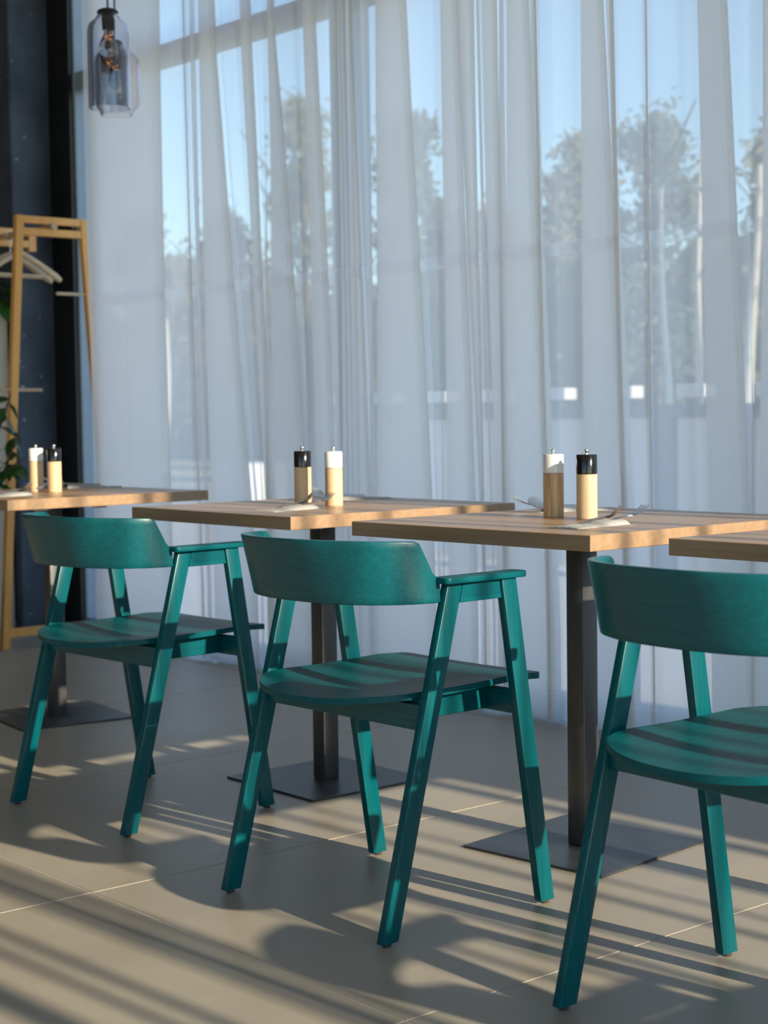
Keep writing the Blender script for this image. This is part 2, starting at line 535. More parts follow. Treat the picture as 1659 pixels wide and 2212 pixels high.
def curtain_path(z):
    t = (z - ZL) / (ZH - ZL)
    t = max(-0.8, min(1.6, t))
    pts = []
    prev = None
    for k, ((ha, hb), (la, lb)) in enumerate(zip(hi, lo)):
        a = la + (ha - la) * t
        b = max(a + 0.006, lb + (hb - lb) * t)
        ybase = lambda x: 3.80 - 0.085 * max(0.0, min(1.0, (-5.75 - x) / 0.6)) ** 1.5
        if prev is not None:
            for i in range(1, 6):
                s = i / 6
                xx = prev + (a - prev) * s
                pts.append((xx, ybase(xx) + 0.045 * (1 - s) ** 2 + 0.010 * math.sin(s * 6.28 + k)))
        n = 7
        dep = min(0.026, 0.006 + 0.2 * (b - a))
        for lay in range(3):
            for i in range(n):
                s = i / (n - 1)
                xx = a + (b - a) * (s if lay != 1 else 1 - s)
                bow = 0.006 * math.sin(math.pi * s)
                pts.append((xx, ybase(xx) + dep * lay - 0.006 + bow * (1 if lay != 1 else -0.5)))
        prev = b
    return pts
def curtain_mesh(zs, dy=0.0):
    rows = [curtain_path(z) for z in zs]
    n = len(rows[0])
    verts = []
    for z, r in zip(zs, rows):
        verts += [(x, y + dy + 0.004 * math.sin(z * 2.1 + x * 3.0), z) for x, y in r]
    faces = [(j * n + i, j * n + i + 1, (j + 1) * n + i + 1, (j + 1) * n + i) for j in range(len(zs) - 1) for i in range(n - 1)]
    me = bpy.data.meshes.new('mesh')
    me.from_pydata(verts, [], faces)
    me.polygons.foreach_set('use_smooth', [True] * len(me.polygons))
    me.update()
    return me
cur = thing('sheer_curtain', 'floor-length white sheer curtain hanging in folds across the window wall', 'curtain', (0, 0, 0))
new_obj('lower_panel', curtain_mesh([0.10, 0.3, 0.6, 0.9, 1.12, 1.3, 1.481]), 'sheer', cur)
new_obj('upper_panel', curtain_mesh([1.524, 1.7, 2.0, 2.4, 2.8, 3.3, HC - 0.1]), 'sheer', cur)
o = new_obj('seam_band', curtain_mesh([1.481, 1.502, 1.524], -0.0015), 'sheer_band', cur)
o['label'] = 'denser horizontal seam across the sheer curtain'
new_obj('hem', curtain_mesh([0.010, 0.05, 0.10]), 'sheer_band', cur)
new_obj('track', box(-6.4, 2.7, 3.70, 3.90, HC - 0.11, HC), 'white_plastic', cur)

# ------------------------------------------------------------------ armchair
def shear_leg(x, y0, y1, zt, tx=0.0196, wy=0.0396, z0=0.006):
    h = tx / 2
    q = wy / 2
    k = (y1 - y0) / zt
    ring = lambda z: [(x - h, y0 + k * z - q, z), (x + h, y0 + k * z - q, z), (x + h, y0 + k * z + q, z), (x - h, y0 + k * z + q, z)]
    return hexa(ring(z0), ring(zt), 0.0022, 2)

def backrest_mesh():
    a_, n_ = 0.249, 2.4
    th = 0.011
    zb = 0.632
    def half(y_frac):
        return y_frac
    # stations: parameter along the plan curve, dense near the stepped ends
    sta = []
    N = 72
    for i in range(N + 1):
        s = -1 + 2 * i / N
        sta.append(s)
    extra = [0.90 + 0.006 * q for q in range(16)]
    sta = sorted(set([round(s, 4) for s in sta] + extra + [-e for e in extra]))
    def plan(s, b, off):
        ang = s * math.pi / 2 * 0.925
        cx, sx = math.cos(ang), math.sin(ang)
        x = (a_ - off) * math.copysign(abs(sx) ** (2 / n_), sx)
        y = -(b - off) * abs(cx) ** (2 / n_)
        return x, y
    def ztop(y):
        rear = 0.752 + 0.005 * max(0, min(1, (-y - 0.1) / 0.14))
        if y < -0.082:
            d = -0.082 - y
            return rear - (0.005 * max(0, 1 - d / 0.012) ** 2)
        if y < -0.058:
            t = (y + 0.082) / 0.024
            return 0.747 + (0.692 - 0.747) * t
        t = min(1, (y + 0.058) / 0.014)
        return 0.692 + (0.682 - 0.692) * (1 - (1 - t) ** 2)
    MZ = 8
    verts, idx = [], {}
    for side, off in ((0, 0.0), (1, th)):
        for i, s in enumerate(sta):
            zt = ztop(plan(s, 0.24, 0)[1])
            for j in range(MZ + 1):
                z = zb + (zt - zb) * j / MZ
                b = 0.205 + (0.243 - 0.205) * (z - zb) / 0.12
                x, y = plan(s, b, off)
                idx[(side, i, j)] = len(verts)
                verts.append((x, y, z))
    faces = []
    n = len(sta)
    for i in range(n - 1):
        for j in range(MZ):
            faces.append((idx[0, i, j], idx[0, i + 1, j], idx[0, i + 1, j + 1], idx[0, i, j + 1]))
            faces.append((idx[1, i, j], idx[1, i, j + 1], idx[1, i + 1, j + 1], idx[1, i + 1, j]))
        for j in (0, MZ):
            faces.append((idx[0, i, j], idx[1, i, j], idx[1, i + 1, j], idx[0, i + 1, j]))
    for i in (0, n - 1):
        for j in range(MZ):
            faces.append((idx[0, i, j], idx[0, i, j + 1], idx[1, i, j + 1], idx[1, i, j]))
    bm = bmesh.new()
    vs_ = [bm.verts.new(v) for v in verts]
    for f in faces:
        bm.faces.new([vs_[k] for k in f])
    bmesh.ops.recalc_face_normals(bm, faces=bm.faces)
    ed = [e for e in bm.edges if len(e.link_faces) == 2 and e.calc_face_angle(0) > math.radians(60)]
    bmesh.ops.bevel(bm, geom=ed, offset=0.0022, segments=2, affect='EDGES', profile=0.5)
    return finish(bm, 0, smooth=True, angle=50)

def seat_mesh():
    hw, th = 0.214, 0.013
    def width(y):
        if y < -0.055:
            t = min(1, (-0.055 - y) / 0.150)
            return hw * max(0.0, 1 - t ** 2.25) ** (1 / 2.25)
        if y > 0.268:
            t = min(1, (y - 0.268) / 0.020)
            return hw - 0.006 - 0.020 * (1 - math.sqrt(max(0, 1 - t * t)))
        return hw - 0.006 * max(0, (y + 0.055) / 0.323)
    ysl = []
    for i in range(20):
        t = i / 20
        ysl.append(-0.205 + 0.150 * (1 - math.cos(t * math.pi / 2)))
    ysl += [-0.055 + 0.323 * i / 14 for i in range(15)]
    ysl += [0.268 + 0.020 * math.sin(i / 6 * math.pi / 2) for i in range(1, 7)]
    NXs = 18
    def zz(x, y):
        return 0.4600 - max(0, 0.20 - y) * 0.030 + (0.011 - 0.008 * max(0, min(1, (y + 0.05) / 0.3))) * (x / hw) ** 2 - 0.004 * max(0, (y - 0.2) / 0.09) ** 2 - 0.004 * math.sin(max(0, min(1, (y + 0.15) / 0.35)) * math.pi)
    verts, idx, faces = [], {}, []
    for side in (0, 1):
        for j, y in enumerate(ysl):
            w_ = max(width(y), 0.004)
            for i in range(NXs + 1):
                x = w_ * math.sin((-1 + 2 * i / NXs) * math.pi / 2)
                idx[side, j, i] = len(verts)
                verts.append((x, y, zz(x, y) - side * th))
    m = len(ysl)
    for j in range(m - 1):
        for i in range(NXs):
            faces.append((idx[0, j, i], idx[0, j, i + 1], idx[0, j + 1, i + 1], idx[0, j + 1, i]))
            faces.append((idx[1, j, i], idx[1, j + 1, i], idx[1, j + 1, i + 1], idx[1, j, i + 1]))
        for i in (0, NXs):
            faces.append((idx[0, j, i], idx[0, j + 1, i], idx[1, j + 1, i], idx[1, j, i]))
    for j in (0, m - 1):
        for i in range(NXs):
            faces.append((idx[0, j, i], idx[1, j, i], idx[1, j, i + 1], idx[0, j, i + 1]))
    return mesh_from(verts, faces, True, 40)

def rounded_rect(x0, x1, y0, y1, r, n=5):
    pts = []
    for cx, cy, a0 in ((x1 - r, y1 - r, 0), (x0 + r, y1 - r, 90), (x0 + r, y0 + r, 180), (x1 - r, y0 + r, 270)):
        for i in range(n + 1):
            a = math.radians(a0 + 90 * i / n)
            pts.append((cx + r * math.cos(a), cy + r * math.sin(a)))
    return pts

def make_chair():
    t = thing('armchair', 'x', 'chair')
    ZT = 0.669
    XB, YB0, YB1 = 0.2475, -0.1836, -0.0048
    XF, YF0, YF1 = 0.2575, 0.2345, 0.1302
    new_obj('backrest', backrest_mesh(), 'teal_x', t)
    new_obj('seat', seat_mesh(), 'teal_y', t)
    for s in (-1, 1):
        for X, a, b in ((XB, YB0, YB1), (XF, YF0, YF1)):
            xx = s * X if X == XF else s * X
            lg = new_obj('leg', shear_leg(xx, a, b, ZT), 'teal_z', t)
            new_obj('foot_pad', lathe([(0, 0), (0.0085, 0), (0.0085, 0.0065), (0, 0.0065)], 14), 'pad', lg).location = (xx, a, 0)
        xa, xb = sorted((s * 0.2345, s * 0.2785))
        new_obj('armrest', prism(rounded_rect(xa, xb, -0.046, 0.172, 0.010), ZT, ZT + 0.0125, 0.0025, 2), 'teal_y', t)
        # apron under the armrest, between the two legs
        xi, xo = sorted((s * 0.2445, s * 0.2595))
        z0, z1 = 0.630, ZT
        yl = lambda z, a, b: a + (b - a) * z / ZT
        new_obj('arm_apron', hexa([(xi, yl(z0, YB0, YB1) + 0.0185, z0), (xo, yl(z0, YB0, YB1) + 0.0185, z0), (xo, yl(z0, YF0, YF1) - 0.0185, z0), (xi, yl(z0, YF0, YF1) - 0.0185, z0)],
                              [(xi, yl(z1, YB0, YB1) + 0.0185, z1), (xo, yl(z1, YB0, YB1) + 0.0185, z1), (xo, yl(z1, YF0, YF1) - 0.0185, z1), (xi, yl(z1, YF0, YF1) - 0.0185, z1)], 0.001, 1), 'teal_y', t)
        xi, xo = sorted((s * 0.152, s * 0.171))
        new_obj('side_rail', box(xi, xo, -0.066, 0.161, 0.396, 0.440, 0.0015, 1), 'teal_y', t)
    yr = YB0 + (YB1 - YB0) * 0.415 / ZT
    new_obj('cross_rail', box(-XB + 0.0095, XB - 0.0095, yr - 0.010, yr + 0.010, 0.390, 0.440, 0.0015, 1), 'teal_x', t)
    yr = YF0 + (YF1 - YF0) * 0.415 / ZT
    new_obj('cross_rail', box(-XF + 0.0095, XF - 0.0095, yr - 0.010, yr + 0.010, 0.394, 0.4405, 0.0015, 1), 'teal_x', t)
    return t

chair_spots = [(-3.6119, 2.2136, 0.0557, 'teal stained wooden armchair farthest left, standing nearest the coat rack'),
               (-2.5686, 2.1466, 0.0164, 'teal stained wooden armchair in the middle, whole from backrest to all four feet'),
               (-1.6142, 2.1426, -0.0501, 'teal stained wooden armchair nearest the camera, cut off by the right edge of the photo'),
               (-0.245, 2.130, 0.01, 'teal stained wooden armchair right of the photo edge, seen only by its shadow')]
proto = make_chair()
for i, (x, y, r, lab) in enumerate(chair_spots):
    c = proto if i == 0 else copy_tree(proto)
    move(c, (x - 0.0117 * math.cos(r), y - 0.0117 * math.sin(r), 0), r)
    c['label'] = lab
    c['group'] = 'teal armchairs along the row of tables'

# ------------------------------------------------------------------ tables
SX, SY, TT = 0.7193, 0.7548, 0.0326
table_spots = [(-4.9202, 2.7242, 0.0491, -0.1289, 'square oak-topped pedestal table farthest back, beside the coat rack'),
               (-3.5351, 2.7764, -0.002, -0.0094, 'square oak-topped pedestal table second from the left, its base behind the middle armchair'),
               (-2.5776, 2.7695, 0.0216, 0.1038, 'square oak-topped pedestal table with the nearest pair of mills, grey post in full view'),
               (-1.6875, 2.8173, -0.0004, 0.02, 'square oak-topped pedestal table cut off at the right edge, above the nearest armchair')]
def make_table():
    t = thing('pedestal_table', 'x', 'table')
    new_obj('tabletop', box(-SX / 2, SX / 2, -SY / 2, SY / 2, 0.75 - TT, 0.75, 0.0012, 1), 'oak', t)
    new_obj('post', box(-0.025, 0.025, -0.025, 0.025, 0.006, 0.704, 0.002, 2), 'post', t)
    new_obj('base_plate', box(-0.195, 0.195, -0.195, 0.195, 0.0, 0.006, 0.001, 1), 'plate', t)
    new_obj('mounting_plate', box(-0.13, 0.13, -0.13, 0.13, 0.704, 0.75 - TT, 0.001, 1), 'post', t)
    for sx in (-1, 1):
        for sy in (-1, 1):
            d = new_obj('glide_disc', lathe([(0, -0.007), (0.022, -0.007), (0.027, 0), (0, 0)], 20), 'white_plastic', t)
            d.location = (sx * 0.112, sy * 0.112, 0.704)
    return t
tproto = make_table()
for i, (x, y, r, br, lab) in enumerate(table_spots):
    t = tproto if i == 0 else copy_tree(tproto)
    move(t, (x, y, 0), r)
    for ch in t.children:
        if ch.name.startswith(('base_plate', 'post')):
            ch.rotation_euler = (0, 0, (br if ch.name.startswith('base_plate') else 0.5 * br) - r)
    t['label'] = lab
    t['group'] = 'pedestal tables in a row along the curtain'

# ------------------------------------------------------------------ mills
def make_mill(kind):
    t = thing('pepper_mill' if kind == 'black' else 'salt_mill', 'x', 'mill')
    r = 0.0235
    new_obj('body', lathe([(0, 0), (r - 0.0015, 0), (r, 0.0015), (r, 0.101), (0, 0.101)], 48), 'beech', t)
    new_obj('cap', lathe([(0, 0.1018), (r - 0.0008, 0.1018), (r + 0.0002, 0.1028), (r + 0.0002, 0.1438), (r - 0.0012, 0.1455), (0, 0.1455)], 48), 'gloss_black' if kind == 'black' else 'gloss_white', t)
    new_obj('knob', lathe([(0, 0.145), (0.0048, 0.145), (0.0048, 0.148), (0.0030, 0.1492), (0.0046, 0.1515), (0.0052, 0.1545), (0.0040, 0.1572), (0, 0.158)], 20), 'chrome', t)
    return t
mills = {'black': make_mill('black'), 'white': make_mill('white')}
used = set()
def place_mill(kind, x, y, lab, oak=False):
    m = mills[kind] if kind not in used else copy_tree(mills[kind])
    used.add(kind)
    move(m, (x, y, 0.75), R.uniform(0, 6))
    m['label'] = lab
    if oak:
        for ch in m.children:
            if ch.name.startswith('body'):
                ch.data = ch.data.copy()
                ch.data.materials[0] = M['oakmill']
place_mill('white', -5.004, 2.714, 'wooden mill with a white cap on the farthest table')
place_mill('black', -4.916, 2.733, 'wooden mill with a black cap on the farthest table')
place_mill('black', -3.620, 2.777, 'wooden mill with a black cap on the second table from the left')
place_mill('white', -3.465, 2.762, 'brightly sunlit wooden mill with a white cap on the second table from the left')
place_mill('white', -2.665, 2.771, 'darker streaked wooden mill with a white cap on the table with the near grey post', True)
place_mill('black', -2.565, 2.775, 'pale wooden mill with a black cap on the table with the near grey post')

# ------------------------------------------------------------------ napkins and cutlery
def napkin_mesh(seed):
    r = random.Random(seed)
    L, Wd = 0.185, 0.078
    nu, nv = 24, 14
    verts, idx, faces = [], {}, []
    for side in (0, 1):
        for i in range(nu + 1):
            u = i / nu
            for j in range(nv + 1):
                v = j / nv * 2 - 1
                x = v * Wd / 2 * (1.0 - 0.02 * math.sin(u * 9))
                y = -L / 2 + u * L
                if side == 0:
                    puff = (1 - v ** 4) * (0.002 + 0.0075 * min(1, u * 1.25) ** 1.2)
                    cre = 0.0009 * math.sin(14 * v + 5 * u + seed) * (1 - u) + 0.0004 * math.sin(31 * u + 3 * v)
                    fold = -0.006 * math.exp(-((u - 0.22 - 0.05 * v) / 0.03) ** 2)
                    z = 0.0012 + max(0, puff + cre * (1 - v ** 2) + fold * (1 - v ** 2))
                else:
                    z = 0.0002
                idx[side, i, j] = len(verts)
                verts.append((x, y, z))
    for i in range(nu):
        for j in range(nv):
            faces.append((idx[0, i, j], idx[0, i, j + 1], idx[0, i + 1, j + 1], idx[0, i + 1, j]))
            faces.append((idx[1, i, j], idx[1, i + 1, j], idx[1, i + 1, j + 1], idx[1, i, j + 1]))
        for j in (0, nv):
            faces.append((idx[0, i, j], idx[0, i + 1, j], idx[1, i + 1, j], idx[1, i, j]))
    for i in (0, nu):
        for j in range(nv):
            faces.append((idx[0, i, j], idx[1, i, j], idx[1, i, j + 1], idx[0, i, j + 1]))
    return mesh_from(verts, faces, True, 55)

def strip_mesh(sections, th=0.0018):
    """sections: (y, half width, centre z, cup depth) -> thin shaped strip"""
    nv = 8
    verts, idx, faces = [], {}, []
    for side in (0, 1):
        for i, (y, w, z, cup) in enumerate(sections):
            for j in range(nv + 1):
                v = j / nv * 2 - 1
                idx[side, i, j] = len(verts)
                verts.append((v * w, y, z - cup * (1 - v * v) - side * th))
    n = len(sections)
    for i in range(n - 1):
        for j in range(nv):
            faces.append((idx[0, i, j], idx[0, i, j + 1], idx[0, i + 1, j + 1], idx[0, i + 1, j]))
            faces.append((idx[1, i, j], idx[1, i + 1, j], idx[1, i + 1, j + 1], idx[1, i, j + 1]))
        for j in (0, nv):
            faces.append((idx[0, i, j], idx[0, i + 1, j], idx[1, i + 1, j], idx[1, i, j]))
    for i in (0, n - 1):
        for j in range(nv):
            faces.append((idx[0, i, j], idx[1, i, j], idx[1, i, j + 1], idx[0, i, j + 1]))
    return verts, faces

def spoon_mesh():
    sec = []
    for i in range(10):
        y = -0.125 + 0.125 * i / 9
        sec.append((y, 0.008 - 0.0045 * (i / 9), 0.0055 + 0.004 * (i / 9), 0.0))
    for i in range(1, 17):
        t = i / 16
        w = 0.0200 * math.sqrt(max(0, 1 - (2 * t - 1.02) ** 2)) if t < 1 else 0.002
        w = max(w, 0.0035)
        sec.append((0.060 * t, w, 0.0095 + 0.006 * math.sin(t * 2.2) + 0.006 * t, 0.007 * math.sin(math.pi * t)))
    v, f = strip_mesh(sec)
    return mesh_from(v, f, True, 60)

def fork_mesh():
    sec = []
    for i in range(10):
        y = -0.125 + 0.125 * i / 9
        sec.append((y, 0.008 - 0.0045 * (i / 9), 0.0055 + 0.003 * (i / 9), 0.0))
    for y, w, z, c in ((0.008, 0.005, 0.0085, 0), (0.016, 0.0085, 0.0085, 0.001), (0.024, 0.0115, 0.0085, 0.0015), (0.032, 0.0120, 0.009, 0.0015)):
        sec.append((y, w, z, c))
    V, Fc = strip_mesh(sec)
    V = list(V)
    Fc = list(Fc)
    for k in range(4):
        x = -0.0105 + 0.007 * k
        s2 = []
        for i in range(8):
            t = i / 7
            s2.append((0.031 + 0.042 * t, 0.0018 * (1 - 0.55 * t), 0.0085 + 0.014 * t ** 1.6, 0))
        v, f = strip_mesh(s2)
        o_ = len(V)
        V += [(p[0] + x, p[1], p[2]) for p in v]
        Fc += [tuple(q + o_ for q in ff) for ff in f]
    return mesh_from(V, Fc, True, 60)
FORK, SPOON = fork_mesh(), spoon_mesh()
FORK.materials.append(M['steel'])
SPOON.materials.append(M['steel'])
def place_set(x, y, rot, seed, where):
    nk = new_obj('napkin', napkin_mesh(seed), 'paper')
    move(nk, (x, y, 0.75), rot)
    tag(nk, 'folded grey paper napkin pocket ' + where, 'napkin', 'napkin pockets on the tables')
    d = Vector((-math.sin(rot), math.cos(rot)))
    n = Vector((math.cos(rot), math.sin(rot)))
    for name, me, off, tw, lift in (('fork', FORK, 0.013, -0.10, 0.0), ('spoon', SPOON, -0.017, 0.10, 0.002)):
        o = bpy.data.objects.new(name, me)
        C.objects.link(o)
        b = Vector((x, y)) + d * 0.105 + n * off
        o.location = (b.x, b.y, 0.7580 + lift)
        o.rotation_euler = (0.10 if name == 'fork' else 0.06, 0.0 if name == 'fork' else -0.75, rot + tw)
        tag(o, 'steel %s tucked in the napkin pocket %s' % (name, where), name, name + 's on the tables')
place_set(-2.392, 2.595, 0.10, 1, 'at the front corner of the grey-post table')
place_set(-2.800, 3.010, math.pi - 0.35, 2, 'behind the mills of the grey-post table')
place_set(-3.420, 2.565, 0.25, 3, 'at the front corner of the second table')
place_set(-3.690, 3.030, math.pi - 0.45, 4, 'behind the mills of the second table')
place_set(-4.790, 2.480, 0.30, 5, 'in front of the mills on the farthest table')
place_set(-5.110, 3.000, math.pi - 0.55, 6, 'behind the mills on the farthest table')

# ------------------------------------------------------------------ pendant lamps
def pendant(x, y, zt, prof, gm, label, bulb_len):
    t = thing('pendant_lamp', label, 'lamp', (x, y, zt))
    outer = prof
    inner = [(max(r - 0.0028, 0.001), z) for r, z in reversed(prof)]
    new_obj('glass_shade', lathe(outer + inner, 56, closed=True, angle=60), gm, t)
    new_obj('cap', lathe([(0, 0.012), (0.012, 0.012), (0.030, 0.006), (0.036, 0.0), (0.036, -0.004), (0, -0.004)], 32), 'cord', t)
    so = new_obj('socket', lathe([(0, -0.004), (0.020, -0.004), (0.021, -0.03), (0.019, -0.060), (0, -0.060)], 28), 'cord', t)
    new_obj('cord', tube([(0, 0, 0.010), (0, 0, HC - zt - 0.02)], 0.0032, 8), 'cord', t)
    new_obj('ceiling_rose', lathe([(0, HC - zt), (0.05, HC - zt), (0.045, HC - zt - 0.025), (0, HC - zt - 0.025)], 28), 'cord', t)
    bl = bulb_len
    bo = [(0.013, -0.060), (0.015, -0.075), (0.028, -0.100), (0.033, -0.122), (0.032, -0.140), (0.022, -0.06 - bl + 0.01), (0.010, -0.06 - bl), (0.0, -0.062 - bl)]
    bi = [(max(r_ - 0.0012, 0.0), z_ + (0.0012 if r_ < 0.011 else 0)) for r_, z_ in reversed(bo)]
    b = new_obj('bulb', lathe(bo + bi, 28), 'glass_clear', t)
    new_obj('filament', tube([(0.006 * math.cos(k * 1.3), 0.006 * math.sin(k * 1.3), -0.078 - 0.0035 * k) for k in range(8)], 0.0010, 6), 'filament', b)
    return t
p1 = [(0.034, 0.0), (0.034, -0.012), (0.045, -0.026), (0.062, -0.040), (0.069, -0.058), (0.070, -0.085), (0.070, -0.320)]
pendant(-4.90, 2.968, 2.352, p1, 'glass_violet', 'smoky violet glass cylinder pendant lamp, the nearer and higher of the two', 0.12)
p2 = [(0.036, 0.0), (0.037, -0.014), (0.060, -0.030), (0.078, -0.046), (0.0855, -0.068), (0.0860, -0.10), (0.0860, -0.185), (0.082, -0.210), (0.070, -0.228), (0.058, -0.238), (0.056, -0.250)]
pendant(-5.13, 3.135, 2.310, p2, 'glass_rose', 'rose glass jar-shaped pendant lamp, lower and partly behind the other', 0.10)

# ------------------------------------------------------------------ coat rack with hangers
rack = thing('coat_rack', 'honey-coloured wooden coat rack with splayed legs by the dark pillar', 'coat rack')
def beam(p0, p1, wx, wy, bev=0.002):
    """beam in the y-z plane between two points; wx across x, wy across y"""
    (x, y0, z0), (_, y1, z1) = p0, p1
    a = [(x - wx / 2, y0 - wy / 2, z0), (x + wx / 2, y0 - wy / 2, z0), (x + wx / 2, y0 + wy / 2, z0), (x - wx / 2, y0 + wy / 2, z0)]
    b = [(x - wx / 2, y1 - wy / 2, z1), (x + wx / 2, y1 - wy / 2, z1), (x + wx / 2, y1 + wy / 2, z1), (x - wx / 2, y1 + wy / 2, z1)]
    return hexa(a, b, bev, 1)
for xf in (-6.515, -6.985):
    for y0, y1 in ((3.362, 3.482), (3.915, 3.792)):
        if xf < -6.9 and y0 > 3.5:
            new_obj('end_block', box(xf - 0.015, xf + 0.015, 3.774, 3.812, 1.770, 1.873, 0.002, 1), 'rackwood', rack)
            continue
        new_obj('leg', beam((xf, y0, 0.0), (xf, y1, 1.873), 0.030, 0.036), 'rackwood', rack)
    new_obj('top_bar', box(xf - 0.013, xf + 0.013, 3.499, 3.775, 1.840, 1.872, 0.002, 1), 'rackwood', rack)
    new_obj('top_bar', box(xf - 0.013, xf + 0.013, 3.496, 3.779, 1.788, 1.820, 0.002, 1), 'rackwood', rack)
    if xf > -6.9: new_obj('foot_bar', box(xf - 0.013, xf + 0.013, 3.376, 3.901, 0.050, 0.088, 0.002, 1), 'rackwood', rack)
rr = new_obj('hanging_rail', tube([(-7.03, 3.640, 1.830), (-6.49, 3.640, 1.830)], 0.0145, 16), 'hanger', rack)
for (y0, y1, z) in ((3.655, 3.800, 1.543), (3.372, 3.572, 1.121)):
    new_obj('peg', tube([(-6.515, y0, z), (-6.515, y1, z)], 0.0075, 12), 'hanger', rack)
def hanger(x, tilt, label):
    t = thing('clothes_hanger', label, 'hanger', (x, 3.640, 1.830), tilt, 'wooden hangers on the coat rack')
    for s in (-1, 1):
        path, rad = [], []
        for i in range(9):
            u = i / 8
            path.append((0, s * 0.215 * u, -0.085 - 0.115 * u ** 1.15))
            rad.append(0.013 + 0.005 * u if u < 0.95 else 0.012)
        a = new_obj('arm', tube(path, rad, 10), 'hanger', t)
    new_obj('trouser_bar', tube([(0, -0.185, -0.185), (0, 0.185, -0.185)], 0.006, 10), 'hanger', t)
    hook = [(0, 0, -0.085), (0, 0, -0.03)] + [(0, 0.019 * math.sin(math.radians(a)), -0.002 + -0.019 * math.cos(math.radians(a))) for a in range(20, 261, 24)]
    hook = [(0, 0, -0.085), (0, 0, -0.045)] + [(0, 0.0185 * math.cos(math.radians(a)), 0.0005 + 0.0185 * math.sin(math.radians(a))) for a in range(-70, 200, 22)]
    new_obj('hook', tube(hook, 0.0018, 8), 'chrome', t)
    return t
hanger(-6.81, 0.10, 'pale wooden clothes hanger nearest on the coat rack, its notched shoulder end showing')
hanger(-6.90, 0.06, 'pale wooden clothes hanger hanging behind the nearest one')

# ------------------------------------------------------------------ beige planter partition and plant
pb = thing('planter_box', 'tall beige plywood planter box against the dark pillar', 'planter', (-7.40, 3.392, 0))
new_obj('body', box(-0.26, 0.24, -0.40, 0.362, 0.0, 1.53, 0.004, 1), 'beige', pb)
new_obj('soil', box(-0.24, 0.22, -0.38, 0.342, 1.53, 1.534), 'soil', pb)
def leaf_mesh():
    verts, faces = [], []
    n = 7
    for i in range(n + 1):
        u = i / n
        w = 0.36 * math.sin(math.pi * min(1, u * 0.97 + 0.02)) ** 0.85 * (1 - 0.35 * u)
        z = -0.30 * u * u
        verts += [(-w, u, z + 0.10 * w), (0, u, z - 0.02), (w, u, z + 0.10 * w)]
    for i in range(n):
        a = i * 3
        faces += [(a, a + 1, a + 4, a + 3), (a + 1, a + 2, a + 5, a + 4)]
    me = bpy.data.meshes.new('mesh')
    me.from_pydata(verts, [], faces)
    me.polygons.foreach_set('use_smooth', [True] * len(me.polygons))
    me.materials.append(M['leaf'])
    me.update()
    return me
LEAF = leaf_mesh()
def plant(name, label, loc, stems, seed, leaf_len, per):
    r = random.Random(seed)
    t = thing(name, label, 'plant', loc)
    for path in stems:
        new_obj('stem', tube(path, [0.008 * (1 - 0.6 * i / (len(path) - 1)) for i in range(len(path))], 7), 'stem', t)
        pv = [Vector(p) for p in path]
        for k in range(per):
            u = 0.30 + 0.70 * (k + r.random() * 0.6) / per
            u = min(u, 0.999)
            q = u * (len(pv) - 1)
            i = min(int(q), len(pv) - 2)
            pos = pv[i].lerp(pv[i + 1], q - i)
            o = bpy.data.objects.new('leaf', LEAF)
            C.objects.link(o)
            o.parent = t
            o.location = pos
            s = leaf_len * r.uniform(0.75, 1.2)
            o.scale = (s, s, s)
            o.rotation_euler = (r.uniform(-1.0, 0.1), r.uniform(-0.5, 0.5), k * 2.4 + r.uniform(-0.5, 0.5))
    return t
tp = plant('potted_plant', 'leafy green potted plant at the left edge, in front of the coat rack leg', (-6.40, 3.07, 0),
           [[(0, 0, 0.30), (0.04, 0.10, 0.55), (0.08, 0.22, 0.80), (0.09, 0.27, 0.93)], [(0, 0, 0.30), (0.03, 0.08, 0.6), (0.06, 0.20, 0.95), (0.06, 0.26, 1.10)],
            [(0, 0, 0.30), (0.06, 0.08, 0.6), (0.10, 0.20, 0.78), (0.10, 0.28, 0.82)]], 11, 0.095, 15)
new_obj('pot', lathe([(0, 0), (0.10, 0), (0.13, 0.28), (0.14, 0.30), (0.125, 0.30), (0.115, 0.27), (0, 0.27)], 32), 'pot', tp)
plant('trailing_plant', 'green leafy plant growing on top of the beige planter box', (-7.22, 3.60, 1.536),
      [[(0, 0, 0), (0.02, 0.03, 0.06), (0.06, 0.10, 0.10), (0.07, 0.15, 0.05)], [(-0.05, -0.1, 0), (-0.03, -0.1, 0.08), (0.03, -0.06, 0.13)], [(0, 0.05, 0), (0.06, 0.08, 0.04), (0.10, 0.13, -0.02)]], 5, 0.10, 9)

# ------------------------------------------------------------------ added unseen slatted screen that shapes the sun stripes (right of the frame)
scr = thing('shadow_slat_screen', 'added unseen screen of upright slats by the right-hand glass wall, casting the floor stripes', 'screen', (2.62, 0, 0))
for y, w_ in ((1.62, 0.07), (1.745, 0.026), (1.81, 0.028), (1.95, 0.014), (2.055, 0.036), (2.26, 0.016), (2.35, 0.024), (2.43, 0.018), (2.52, 0.028), (2.63, 0.020), (2.80, 0.028), (2.90, 0.016), (3.05, 0.028)):
    new_obj('slat', box(-0.012, 0.012, y - w_ / 2, y + w_ / 2, 0.05, HC - 0.06, 0.002, 1), 'rackwood', scr)
new_obj('rail', box(-0.02, 0.02, 1.55, 3.30, 0.0, 0.05), 'rackwood', scr)
new_obj('rail', box(-0.02, 0.02, 1.55, 3.30, HC - 0.06, HC - 0.001), 'rackwood', scr)

